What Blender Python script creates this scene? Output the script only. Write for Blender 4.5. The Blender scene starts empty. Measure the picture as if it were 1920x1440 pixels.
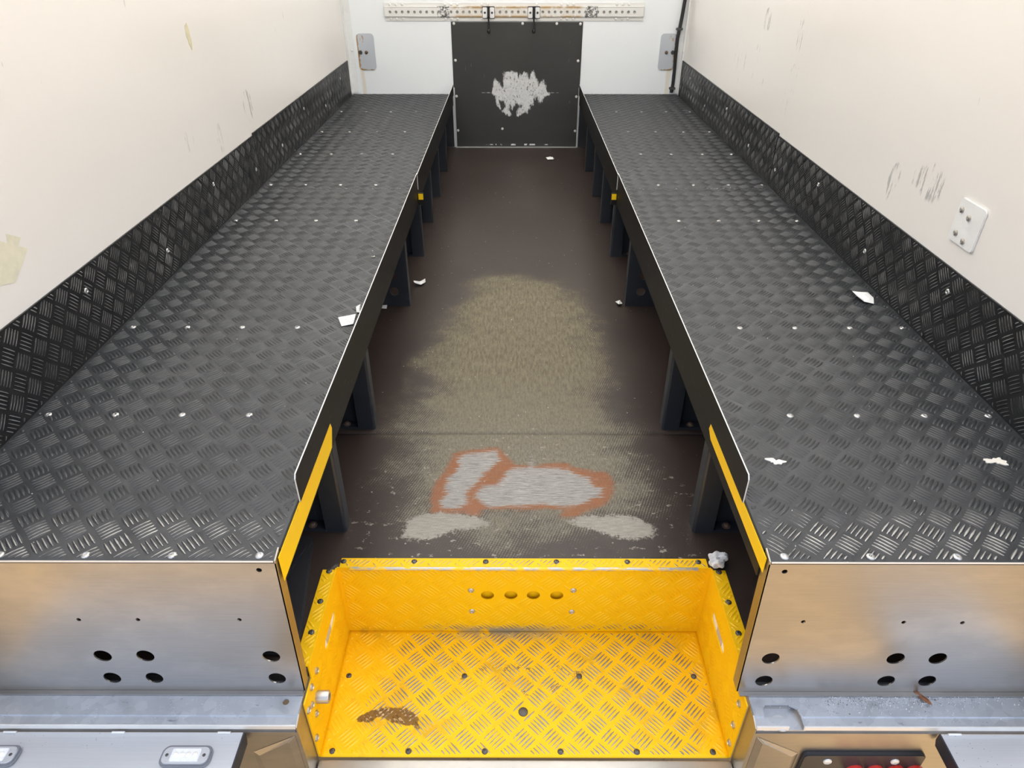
import bpy, bmesh, math, random
import numpy as np
from mathutils import Vector, Matrix
from mathutils.geometry import tessellate_polygon

random.seed(7); rng = np.random.default_rng(7)
sc = bpy.context.scene
COL = sc.collection

# ------------------------------------------------------------------ camera
CAM_H = 1.205
def camera():
    f, vx, vy, cx, cy = 1275., 964., -126., 960., 720.        # focal length in pixels, vanishing point of the load bed
    fy = Vector(((vx-cx)/f, -(vy-cy)/f, -1.)).normalized()
    r = Vector((1, 0, 0)); r = (r - fy*r.dot(fy)).normalized()
    u = r.cross(fy)
    cd = bpy.data.cameras.new('camera'); cd.sensor_width = 36; cd.lens = 36*f/1920
    cd.clip_start = .02; cd.clip_end = 200
    o = bpy.data.objects.new('camera', cd); COL.objects.link(o)
    m = Matrix((r, fy, u)).to_4x4(); m.translation = (0, 0, CAM_H)
    o.matrix_world = m; sc.camera = o
camera()

# ------------------------------------------------------------------ world, sun, exposure
SUN_EL, SUN_AZ = math.radians(70), math.radians(55)           # sun stands off the cab's right-hand corner
w = bpy.data.worlds.new('sky'); sc.world = w; w.use_nodes = True
nt = w.node_tree; nt.nodes.clear()
sky = nt.nodes.new('ShaderNodeTexSky'); sky.sky_type = 'NISHITA'; sky.sun_disc = False
sky.sun_elevation = SUN_EL; sky.sun_rotation = math.radians(35); sky.air_density = 1.0; sky.dust_density = 3.0; sky.ozone_density = 1.0
bg = nt.nodes.new('ShaderNodeBackground'); bg.inputs[1].default_value = .20
wo = nt.nodes.new('ShaderNodeOutputWorld')
hs = nt.nodes.new('ShaderNodeHueSaturation'); hs.inputs['Saturation'].default_value = .55      # hazy sky
nt.links.new(sky.outputs[0], hs.inputs['Color']); nt.links.new(hs.outputs[0], bg.inputs[0]); nt.links.new(bg.outputs[0], wo.inputs[0])
sl = bpy.data.lights.new('sun_offscreen', 'SUN'); sl.energy = 5.2; sl.angle = math.radians(.6); sl.color = (1, .955, .89)
so = bpy.data.objects.new('sun_offscreen', sl); COL.objects.link(so)
sd = Vector((math.cos(SUN_EL)*math.cos(SUN_AZ), math.cos(SUN_EL)*math.sin(SUN_AZ), math.sin(SUN_EL)))
so.rotation_euler = sd.to_track_quat('Z', 'Y').to_euler(); so.location = (6, 6, 8)
vs = sc.view_settings
vs.view_transform = 'Standard'; vs.look = 'None'; vs.gamma = 1; vs.use_curve_mapping = False
vs.exposure = 1.30

# ------------------------------------------------------------------ main dimensions (metres, floor at z = 0)
XL, XR = -1.044, 1.057          # inner faces of the side walls
YE, YB = .72, 4.71              # open rear end, inner face of the bulkhead
EL, ER = -.397, .427            # inner edges of the benches
ZD = .335                       # bench deck
YF = .778                       # stainless fascia
YS = 2.75                       # joint between the deck plates
SXL, SXR, SYR, SZ = -.402, .450, 1.057, -.2246   # step well
ROOF = 2.15

# ------------------------------------------------------------------ node helper
class Mat:
    def __init__(s, name):
        s.m = bpy.data.materials.new(name); s.m.use_nodes = True
        s.t = s.m.node_tree; s.t.nodes.clear()
        s.out = s.t.nodes.new('ShaderNodeOutputMaterial')
        s.b = s.t.nodes.new('ShaderNodeBsdfPrincipled'); s.t.links.new(s.b.outputs[0], s.out.inputs[0])
        s._p = None
    def put(s, sock, v):
        if isinstance(v, bpy.types.NodeSocket): s.t.links.new(v, sock)
        elif isinstance(v, (tuple, list)) and len(v) == 3 and sock.type == 'RGBA': sock.default_value = (*v, 1)
        else: sock.default_value = v
    def set(s, **k):
        names = dict(col='Base Color', rough='Roughness', metal='Metallic', spec='Specular IOR Level', normal='Normal', coat='Coat Weight', coatr='Coat Roughness')
        for a, v in k.items(): s.put(s.b.inputs[names[a]], v)
        return s
    def pos(s):
        if not s._p: s._p = s.t.nodes.new('ShaderNodeNewGeometry')
        return s._p.outputs['Position']
    def xyz(s):
        n = s.t.nodes.new('ShaderNodeSeparateXYZ'); s.t.links.new(s.pos(), n.inputs[0]); return n.outputs
    def scaled(s, sc_, off=(0, 0, 0), rot=(0, 0, 0)):
        n = s.t.nodes.new('ShaderNodeMapping'); s.t.links.new(s.pos(), n.inputs[0])
        n.inputs['Scale'].default_value = sc_; n.inputs['Location'].default_value = off; n.inputs['Rotation'].default_value = rot
        return n.outputs[0]
    def noise(s, scale, detail=3, rough=.55, vec=None, dist=0):
        n = s.t.nodes.new('ShaderNodeTexNoise'); s.t.links.new(vec or s.pos(), n.inputs['Vector'])
        n.inputs['Scale'].default_value = scale; n.inputs['Detail'].default_value = detail; n.inputs['Roughness'].default_value = rough
        n.inputs['Distortion'].default_value = dist
        return n.outputs[0]
    def vor(s, scale, vec=None, feature='F1', out='Distance'):
        n = s.t.nodes.new('ShaderNodeTexVoronoi'); s.t.links.new(vec or s.pos(), n.inputs['Vector']); n.feature = feature
        n.inputs['Scale'].default_value = scale; return n.outputs[out]
    def wave(s, scale, vec=None, dist=0, direction='X'):
        n = s.t.nodes.new('ShaderNodeTexWave'); s.t.links.new(vec or s.pos(), n.inputs['Vector']); n.bands_direction = direction
        n.inputs['Scale'].default_value = scale; n.inputs['Distortion'].default_value = dist; return n.outputs['Fac']
    def math(s, op, a, b=0., c=0.):
        n = s.t.nodes.new('ShaderNodeMath'); n.operation = op
        for i, v in enumerate((a, b, c)): s.put(n.inputs[i], v)
        return n.outputs[0]
    def add(s, a, b): return s.math('ADD', a, b)
    def mul(s, a, b): return s.math('MULTIPLY', a, b)
    def mx(s, a, b): return s.math('MAXIMUM', a, b)
    def step(s, v, lo, hi):                                    # smoothstep, lo may exceed hi
        n = s.t.nodes.new('ShaderNodeMapRange'); n.interpolation_type = 'SMOOTHSTEP'
        s.put(n.inputs[0], v)
        if lo <= hi: a, b, c, d = lo, hi, 0, 1
        else: a, b, c, d = hi, lo, 1, 0
        for i, q in zip((1, 2, 3, 4), (a, b, c, d)): n.inputs[i].default_value = q
        return n.outputs[0]
    def mix(s, f, a, b):
        n = s.t.nodes.new('ShaderNodeMix'); n.data_type = 'RGBA'
        s.put(n.inputs[0], f); s.put(n.inputs[6], a); s.put(n.inputs[7], b); return n.outputs[2]
    def lerp(s, f, a, b):
        n = s.t.nodes.new('ShaderNodeMix'); n.data_type = 'FLOAT'
        s.put(n.inputs[0], f); s.put(n.inputs[2], a); s.put(n.inputs[3], b); return n.outputs[0]
    def attr(s, name):
        n = s.t.nodes.new('ShaderNodeAttribute'); n.attribute_name = name; return n.outputs['Fac']
    def bump(s, h, strength=.2, dist=.002):
        n = s.t.nodes.new('ShaderNodeBump'); n.inputs['Strength'].default_value = strength; n.inputs['Distance'].default_value = dist
        s.put(n.inputs['Height'], h); s.t.links.new(n.outputs[0], s.b.inputs['Normal']); return s
    def blob(s, x=None, y=None, z=None, nz=None, amp=.3):
        """1 inside an ellipsoid given per axis as (centre, radius), frayed by a noise socket"""
        X, Y, Z = s.xyz(); acc = None
        for sock, p in ((X, x), (Y, y), (Z, z)):
            if p is None: continue
            d = s.mul(s.math('SUBTRACT', sock, p[0]), 1./p[1]); d = s.mul(d, d)
            acc = d if acc is None else s.add(acc, d)
        r = s.math('SQRT', acc)
        if nz is not None: r = s.add(r, s.mul(s.math('SUBTRACT', nz, .5), amp*2))
        return s.step(r, 1.0, .78)

M = {}
def simple(name, col, rough=.5, metal=0., spec=.5, var=.12, vscale=18):
    m = Mat(name)
    n = m.noise(vscale, 4)
    m.set(col=m.mix(n, tuple(c*(1-var) for c in col), tuple(min(1, c*(1+var)) for c in col)), rough=rough, metal=metal, spec=spec)
    M[name] = m.m; return m

# ---- walls
def wall_mat(name, col, scuffs):
    m = Mat(name)
    c = m.mix(m.noise(1.3, 4), tuple(a*.965 for a in col), col)
    streak = m.noise(1, 5, .7, m.scaled((60, 60, 9)))
    for (x, y, z, th, tint) in scuffs:
        k = m.mul(m.blob(x, y, z, m.noise(14, 4), .5), m.step(streak, th, th+.05))
        c = m.mix(m.mul(k, .75), c, tint)
    fleck = m.step(m.noise(1, 2, .5, m.scaled((30, 30, 11))), .765, .79)
    c = m.mix(m.mul(fleck, .5), c, (.42, .39, .34))
    m.set(col=c, rough=m.lerp(m.noise(3, 3), .17, .27), spec=.5)
    m.bump(m.noise(5, 3), .05, .01); M[name] = m.m
G = (.40, .38, .35)
wall_mat('wall_left_gelcoat', (.80, .765, .725), [(None, (2.83, .05), (.64, .06), .52, G), (None, (2.23, .07), (.645, .035), .56, (.62, .58, .52)), (None, (2.5, .03), (.595, .06), .55, (.62, .58, .52))])
wall_mat('wall_right_gelcoat', (.79, .76, .72), [(None, (1.72, .085), (.675, .05), .53, (.36, .35, .34)), (None, (1.893, .03), (.628, .055), .5, (.36, .35, .34)), (None, (2.80, .06), (.85, .3), .58, G), (None, (3.2, .05), (.9, .05), .55, G), (None, (3.4, .25), (.72, .12), .62, G)])
m = Mat('bulkhead_white'); X, Y, Z = m.xyz()
c = m.mix(m.noise(2, 4), (.82, .845, .86), (.86, .885, .90))
nz = m.noise(1, 3, .6, m.scaled((50, 50, 6)))
for x0, zt in ((-.965, .485), (.985, .48)):                    # rust run below each plate
    run = m.mul(m.step(m.math('ABSOLUTE', m.math('SUBTRACT', m.add(X, m.mul(nz, .02)), x0+.01)), .017, .007), m.step(Z, zt+.005, zt-.005))
    c = m.mix(m.mul(run, .38), c, (.72, .56, .27))
grub = m.mul(m.step(X, .99, 1.04), m.step(nz, .45, .6)); c = m.mix(m.mul(grub, .6), c, (.45, .43, .40))
m.set(col=c, rough=.3); m.bump(m.noise(7, 3), .05, .01); M['bulkhead_white'] = m.m
m = Mat('roof_grp'); m.t.nodes.remove(m.b)                     # translucent daylight roof
a = m.t.nodes.new('ShaderNodeBsdfTranslucent'); a.inputs[0].default_value = (.86, .855, .83, 1)
d = m.t.nodes.new('ShaderNodeBsdfDiffuse'); d.inputs[0].default_value = (.8, .8, .78, 1)
x = m.t.nodes.new('ShaderNodeMixShader'); x.inputs[0].default_value = .2
m.t.links.new(a.outputs[0], x.inputs[1]); m.t.links.new(d.outputs[0], x.inputs[2]); m.t.links.new(x.outputs[0], m.out.inputs[0]); M['roof_grp'] = m.m
simple('trim_white', (.76, .76, .75), .35)

# ---- chequer plate
def chequer(name, col, rough, metal, dust, dustcol):
    m = Mat(name); n = m.noise(3.5, 5, .6)
    c = m.mix(m.step(m.noise(9, 5, .65), .45, .75), col, tuple(a*1.5 for a in col))
    c = m.mix(m.mul(m.step(n, .42, .72), dust), c, dustcol)
    sp = m.step(m.vor(55), .07, .03); sel = m.step(m.noise(6, 2), .56, .62)
    c = m.mix(m.mul(sp, sel), c, (.5, .5, .5))
    m.set(col=c, rough=m.lerp(n, rough, rough+.16), metal=metal, spec=.6)
    m.bump(m.noise(160, 3), .08, .001); M[name] = m.m
def bars_mat(name, col, bare, rough, metal, lo, hi, zone=None):
    m = Mat(name); r = m.attr('ridge')
    k = m.add(m.mul(r, .55), m.mul(m.noise(5, 4, .7), .75)); k = m.add(k, m.mul(m.noise(70, 2), .22))
    if zone: k = m.add(k, zone(m))
    wr = m.step(k, lo, hi)
    m.set(col=m.mix(wr, col, bare), rough=rough, metal=m.lerp(wr, metal, .75), spec=.6); M[name] = m.m
chequer('deck_plate', (.050, .053, .058), .25, .5, .40, (.12, .122, .127))
chequer('kick_plate', (.008, .008, .009), .30, .1, .25, (.018, .018, .018))
def near_front(m):
    X, Y, Z = m.xyz(); return m.mul(m.step(Y, .96, .84), .34)
bars_mat('deck_bars', (.036, .038, .041), (.50, .49, .46), .42, .25, 1.17, 1.36, near_front)
bars_mat('kick_bars', (.012, .012, .013), (.50, .50, .50), .34, .35, .76, 1.10)

# ---- step
YEL = (.93, .55, .002)
def tread_zone(m):
    X, Y, Z = m.xyz()
    up = m.step(Z, -.17, -.215); mid = m.blob((.06, .42), (.90, .33), None, m.noise(5, 4), .35)
    rim = m.mul(m.step(Z, -.02, -.002), m.step(Y, 1.045, 1.055))
    return m.add(m.add(m.mul(m.mul(up, mid), .40), m.mul(up, .08)), m.mul(rim, .36))
m = Mat('step_yellow'); X, Y, Z = m.xyz()
c = m.mix(m.noise(6, 4), YEL, (.88, .49, .003))
low = m.step(Z, -.20, -.22)
dirt = m.mul(m.step(m.noise(9, 6, .7), .50, .68), low); c = m.mix(m.mul(dirt, .5), c, (.42, .25, .025))
sd_ = m.add(m.attr('rust'), m.mul(m.math('SUBTRACT', m.noise(60, 4, .7), .5), .022)); mud = m.step(sd_, .002, -.002)
c = m.mix(mud, c, m.mix(m.noise(160, 3), (.12, .055, .012), (.32, .17, .03)))
X2 = m.step(m.math('ABSOLUTE', m.math('SUBTRACT', X, -.02)), .20, .02)
heel = m.mul(m.mul(m.step(Y, 1.02, 1.056), low), m.mul(X2, m.step(m.noise(22, 5, .7), .36, .52))); c = m.mix(m.mul(heel, .8), c, (.25, .235, .21))
brk = m.mul(m.blob((.05, .20), (.925, .05), None, m.noise(11, 4), .7), m.step(m.noise(30, 5, .75), .56, .62)); c = m.mix(m.mul(brk, low), c, (.24, .17, .06))
m.set(col=c, rough=m.lerp(m.noise(12, 3), .45, .6), spec=.25); M['step_yellow'] = m.m
m = Mat('step_bars'); r = m.attr('ridge')
k = m.add(m.add(m.mul(r, .5), m.mul(m.noise(7, 4, .7), .7)), m.add(m.mul(m.noise(90, 2), .2), tread_zone(m)))
wr = m.step(k, 1.14, 1.22)
c = m.mix(wr, m.mix(m.noise(6, 4), YEL, (.88, .49, .003)), m.mix(m.noise(40), (.15, .13, .11), (.36, .32, .28)))
mud = m.step(m.add(m.attr('rust'), m.mul(m.math('SUBTRACT', m.noise(60, 4, .7), .5), .022)), .002, -.002); c = m.mix(mud, c, m.mix(m.step(m.noise(120, 2), .5, .6), (.16, .08, .015), (.5, .36, .2)))
m.set(col=c, rough=.42, metal=m.mul(wr, .35), spec=.45); M['step_bars'] = m.m

m = Mat('worn_yellow'); wv_ = m.step(m.noise(1, 5, .7, m.scaled((35, 60, 200))), .44, .56); m.set(col=m.mix(wv_, YEL, (.50, .48, .44)), rough=.35, metal=m.mul(wv_, .6)); M['worn_yellow'] = m.m
# ---- metals and others
m = Mat('stainless'); br = m.noise(1, 4, .6, m.scaled((9, 9, 420)))
c = m.mix(br, (.34, .325, .31), (.44, .43, .41)); c = m.mix(m.step(m.noise(1.6, 5, .65, m.scaled((3, 3, 6))), .45, .75), c, (.47, .45, .42))
m.set(col=c, metal=.95, rough=m.lerp(m.noise(5, 5, .7), .30, .46)); m.bump(br, .05, .0006); M['stainless'] = m.m
m = Mat('galvanised'); c = m.mix(m.vor(60, None, 'F1', 'Color'), (.50, .53, .57), (.62, .65, .69))
c = m.mix(m.step(m.noise(1, 5, .7, m.scaled((40, 90, 40))), .62, .72), c, (.32, .34, .37))
sp = m.mul(m.step(m.vor(170), .16, .10), m.step(m.noise(14, 3), .5, .6)); c = m.mix(sp, c, (.86, .88, .9))
m.set(col=c, metal=.75, rough=m.lerp(m.noise(20, 4), .32, .48)); M['galvanised'] = m.m
m = Mat('bumper_alloy'); c = m.mix(m.noise(1, 4, .6, m.scaled((4, 300, 4))), (.58, .60, .63), (.68, .70, .72))
sp = m.mul(m.step(m.vor(120), .13, .08), m.step(m.noise(9, 3), .52, .6)); c = m.mix(sp, c, (.3, .31, .33))
m.set(col=c, metal=.7, rough=.42); M['bumper_alloy'] = m.m
simple('bright_edge', (.74, .73, .70), .42, .3)
simple('cut_edge', (.46, .45, .43), .5, .3, var=.3, vscale=40)
simple('rivet_alloy', (.56, .55, .53), .34, .8)
simple('screw_zinc', (.10, .095, .09), .45, .6)
simple('bolt_zinc', (.50, .48, .44), .32, .85)
simple('rusty_bolt', (.16, .10, .065), .7, .2, var=.5, vscale=60)
m = Mat('leg_paint'); ch = m.mul(m.step(m.noise(1, 4, .7, m.scaled((130, 130, 45))), .69, .71), m.step(m.noise(7, 2), .5, .6))
c = m.mix(m.noise(12, 4), (.016, .019, .024), (.028, .031, .037)); c = m.mix(ch, c, (.38, .38, .38))
m.set(col=c, rough=.38, spec=.55); M['leg_paint'] = m.m
m = Mat('rail_paint'); ch = m.step(m.noise(1, 5, .75, m.scaled((200, 16, 240))), .63, .67)
c = m.mix(m.noise(10, 4), (.007, .0065, .006), (.013, .012, .011)); c = m.mix(m.mul(ch, .6), c, (.22, .20, .18))
m.set(col=c, rough=.45, spec=.25); M['rail_paint'] = m.m
m = Mat('tape_yellow'); c = m.mix(m.step(m.noise(22, 5, .7), .62, .72), (.95, .60, .002), (.60, .36, .02)); m.set(col=c, rough=.42); M['tape_yellow'] = m.m
simple('black_plastic', (.026, .026, .029), .42, 0, .45)
simple('black_rubber', (.010, .010, .011), .5)
simple('white_plastic', (.86, .84, .76), .4)
simple('lens_grey', (.50, .46, .42), .35, var=.3, vscale=220)
simple('paper_white', (.78, .77, .75), .7, var=.06, vscale=50)
simple('tissue', (.70, .69, .68), .8, var=.25, vscale=60)
simple('paint_splat', (.74, .70, .62), .6)
simple('dry_leaf', (.22, .085, .035), .7, var=.4, vscale=90)
simple('residue', (.60, .55, .38), .75, var=.25, vscale=30)
simple('residue_pale', (.68, .64, .50), .7, var=.2, vscale=30)
simple('bezel_grey', (.22, .23, .26), .35, .3)
m = simple('lamp_lens', (.80, .81, .83), .08, 0, .8, var=.15, vscale=160)
m = Mat('red_lens'); m.set(col=m.mix(m.noise(60), (.55, .012, .01), (.80, .05, .03)), rough=.06, spec=.9, coat=1.0); M['red_lens'] = m.m
m = Mat('label_paper'); X, Y, Z = m.xyz()
rows = m.step(m.wave(95, m.scaled((1, 1, 1), rot=(0, 0, .25)), 0, 'Y'), .55, .7); ink = m.step(m.noise(1, 3, .7, m.scaled((700, 150, 1))), .47, .53)
m.set(col=m.mix(m.mul(m.mul(rows, ink), .8), (.76, .76, .76), (.12, .12, .13)), rough=.6); M['label_paper'] = m.m
m = Mat('grit'); m.set(col=m.mix(m.step(m.noise(300, 1), .34, .44), (.16, .14, .12), (.75, .76, .78)), rough=.7); M['grit'] = m.m

def rust_plate_mat(name, x0, sx):
    m = Mat(name); X, Y, Z = m.xyz(); n = m.noise(40, 5, .7)
    u = m.mul(m.math('SUBTRACT', X, x0), sx)                  # 0 at the corner side, grows towards the middle
    e = m.math('MINIMUM', m.add(u, .002), m.add(m.mul(m.math('SUBTRACT', Z, .477), 1.0), m.mul(u, .10)))
    rust = m.step(m.add(e, m.mul(m.math('SUBTRACT', n, .5), .034)), .013, .006)
    sp = m.blob((x0+.033*sx, .016), None, (.655, .022), m.noise(50, 4), .6); rust = m.mx(rust, m.mul(m.mul(sp, m.step(m.noise(1, 4, .7, m.scaled((90, 1, 35))), .48, .6)), .8))
    c = m.mix(rust, (.56, .585, .63), m.mix(m.noise(70), (.22, .10, .03), (.52, .30, .09)))
    m.set(col=c, rough=.4, metal=m.lerp(rust, .25, 0.)); M[name] = m.m
rust_plate_mat('rust_plate_a', -.980, 1); rust_plate_mat('rust_plate_b', 1.012, -1)

m = Mat('load_rail'); X, Y, Z = m.xyz(); n = m.noise(14, 5, .7)
c = m.mix(m.noise(5, 3), (.76, .75, .72), (.84, .83, .80))
mid = m.step(m.math('ABSOLUTE', m.math('SUBTRACT', X, .02)), .42, .36)
band = m.step(m.math('ABSOLUTE', m.math('SUBTRACT', Z, .803)), .012, .026); inner = m.step(m.math('ABSOLUTE', m.math('SUBTRACT', Z, .803)), .034, .027)
c = m.mix(m.mul(m.mul(mid, inner), m.mul(m.add(m.mul(band, .7), .2), m.step(n, .34, .55))), c, (.50, .31, .10))
for x0 in (-.430, .470):
    wornp = m.mul(m.step(m.math('ABSOLUTE', m.math('SUBTRACT', X, x0)), .042, .034), m.mul(inner, m.step(m.noise(55, 4, .7), .42, .55)))
    c = m.mix(m.mul(wornp, .9), c, (.08, .08, .08))
m.set(col=c, rough=.38, metal=.25); M['load_rail'] = m.m

m = Mat('bulkhead_panel'); X, Y, Z = m.xyz()
c = m.mix(m.noise(5, 5, .6), (.030, .029, .028), (.048, .046, .043))
fx = m.noise(1, 5, .75, m.scaled((60, 1, 20)))
s1 = m.add(m.attr('scuff'), m.mul(m.math('SUBTRACT', fx, .5), .07)); sc1 = m.step(s1, .008, -.002)
holes = m.step(m.noise(1, 4, .7, m.scaled((110, 1, 60))), .34, .43); sc1 = m.mul(sc1, holes)
c = m.mix(sc1, c, m.mix(m.noise(60, 3), (.45, .45, .45), (.78, .78, .77)))
#haze = m.blob((-.17, .07), None, (.36, .05), m.noise(18, 4), .6)
line = m.mul(m.blob((.03, .27), None, (.343, .006), m.noise(20, 3), .6), m.step(m.noise(30, 4), .4, .6)); c = m.mix(m.mul(line, .6), c, (.6, .6, .6))
foot = m.mul(m.blob((.03, .24), None, (.018, .006)), m.step(m.noise(1, 4, .6, m.scaled((26, 1, 10))), .52, .56)); c = m.mix(foot, c, (.75, .75, .75))
scr = m.step(m.noise(1, 4, .65, m.scaled((55, 1, 7), rot=(0, .12, 0))), .70, .73); c = m.mix(m.mul(scr, .35), c, (.2, .2, .2))
m.set(col=c, rough=m.lerp(m.noise(8, 4), .34, .5), spec=.5); M['bulkhead_panel'] = m.m

m = Mat('floor_ply'); X, Y, Z = m.xyz()
c = m.mix(m.noise(2.2, 6, .62), (.024, .0155, .0130), (.046, .033, .026))
c = m.mix(m.mul(m.step(m.noise(5, 5, .6), .55, .75), .5), c, (.024, .011, .011))
stain = m.step(m.noise(3.1, 5, .7, None, 1.2), .64, .70); c = m.mix(m.mul(stain, .65), c, (.014, .010, .009))
h1 = m.wave(48, m.scaled((1, 1, 1), rot=(0, 0, .38)), 2.0); h2 = m.wave(48, m.scaled((1, 1, 1), rot=(0, 0, -1.2)), 2.0)
hatch = m.add(m.mul(h1, .7), m.mul(h2, .3)); fine = m.noise(60, 7, .85); big = m.noise(1, 6, .65, m.scaled((5.5, 7.5, 1)))
sw = m.add(m.attr('worn'), m.add(m.mul(m.math('SUBTRACT', big, .5), .42), m.mul(m.math('SUBTRACT', fine, .5), .16)))
sw = m.add(sw, m.mul(m.math('SUBTRACT', hatch, .5), .11))
wf = m.step(sw, .05, -.07)
tan = m.mix(m.step(m.noise(1, 7, .85, m.scaled((130, 22, 1))), .3, .7), (.095, .079, .051), (.245, .213, .142))
tan = m.mix(m.step(Y, 2.0, 1.35), tan, m.mix(m.step(m.noise(1, 7, .85, m.scaled((210, 60, 1))), .3, .7), (.115, .10, .07), (.29, .265, .205)))
c = m.mix(m.mul(wf, .86), c, tan)
chips = m.mul(m.step(m.noise(1, 5, .75, m.scaled((30, 48, 1))), .615, .63), m.step(m.blob((.03, .5), (1.25, .36), None), .2, .8)); c = m.mix(m.mul(chips, .75), c, (.34, .30, .25))
gr = m.noise(1, 7, .8, m.scaled((16, 210, 1)))
so_ = m.add(m.attr('orange'), m.mul(m.math('SUBTRACT', gr, .5), .075)); of = m.step(so_, .010, -.004)
c = m.mix(m.mul(of, m.lerp(m.noise(30, 5, .7), .45, 1.05)), c, m.mix(gr, (.17, .050, .018), (.38, .145, .055)))
sg = m.add(m.attr('grey'), m.mul(m.math('SUBTRACT', gr, .5), .10)); gf = m.step(sg, .004, -.004)
c = m.mix(gf, c, m.mix(m.step(m.noise(1, 7, .85, m.scaled((22, 330, 1))), .3, .7), (.13, .118, .105), (.45, .43, .40)))
sp_ = m.add(m.attr('pale'), m.mul(m.math('SUBTRACT', m.noise(70, 7, .85), .5), .09)); pf = m.step(sp_, .006, -.003)
c = m.mix(pf, c, m.mix(m.step(m.noise(1, 7, .85, m.scaled((30, 240, 1))), .3, .7), (.19, .17, .14), (.36, .335, .285)))
spk = m.mul(m.step(m.vor(34), .10, .05), m.step(m.noise(5, 3), .55, .6)); c = m.mix(m.mul(spk, .6), c, (.42, .40, .37))
m.set(col=c, rough=m.lerp(m.mx(wf, gf), .40, .75), spec=m.lerp(wf, .38, .25))
m.bump(m.add(m.mul(hatch, .6), m.noise(90, 2)), .12, .001); M['floor_ply'] = m.m
simple('subfloor', (.05, .04, .035), .7)
m = Mat('yard_paving'); c = m.mix(m.noise(1.2, 5, .6), (.20, .128, .055), (.27, .18, .085)); c = m.mix(m.step(m.noise(60, 3), .6, .7), c, (.13, .095, .055)); m.set(col=c, rough=.85); M['yard_paving'] = m.m
simple('outer_skin', (.7, .7, .7), .4)
simple('chassis_steel', (.05, .05, .055), .5)

# ------------------------------------------------------------------ object helpers
def tag(o, label=None, cat=None, group=None, kind=None):
    for k, v in (('label', label), ('category', cat), ('group', group), ('kind', kind)):
        if v: o[k] = v
    return o
def thing(name, loc, label, cat, group=None):
    o = bpy.data.objects.new(name, None); COL.objects.link(o); o.location = loc; o.empty_display_size = .05
    return tag(o, label, cat, group)
def origin(o):
    p = Vector((0, 0, 0))
    while o is not None: p = p + o.location; o = o.parent
    return p
def link(name, me, mats, parent=None):
    o = bpy.data.objects.new(name, me); COL.objects.link(o)
    if not me.materials:
        for q in (mats if isinstance(mats, (list, tuple)) else [mats]): me.materials.append(M[q])
    o.parent = parent
    return o
AX = dict(x=(Vector((0, 1, 0)), Vector((0, 0, 1)), Vector((1, 0, 0))),      # 2-D (y, z), normal +x
          X=(Vector((0, 1, 0)), Vector((0, 0, 1)), Vector((-1, 0, 0))),
          y=(Vector((1, 0, 0)), Vector((0, 0, 1)), Vector((0, -1, 0))),     # 2-D (x, z), faces the open end
          z=(Vector((1, 0, 0)), Vector((0, 1, 0)), Vector((0, 0, 1))))      # 2-D (x, y), faces up
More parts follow.
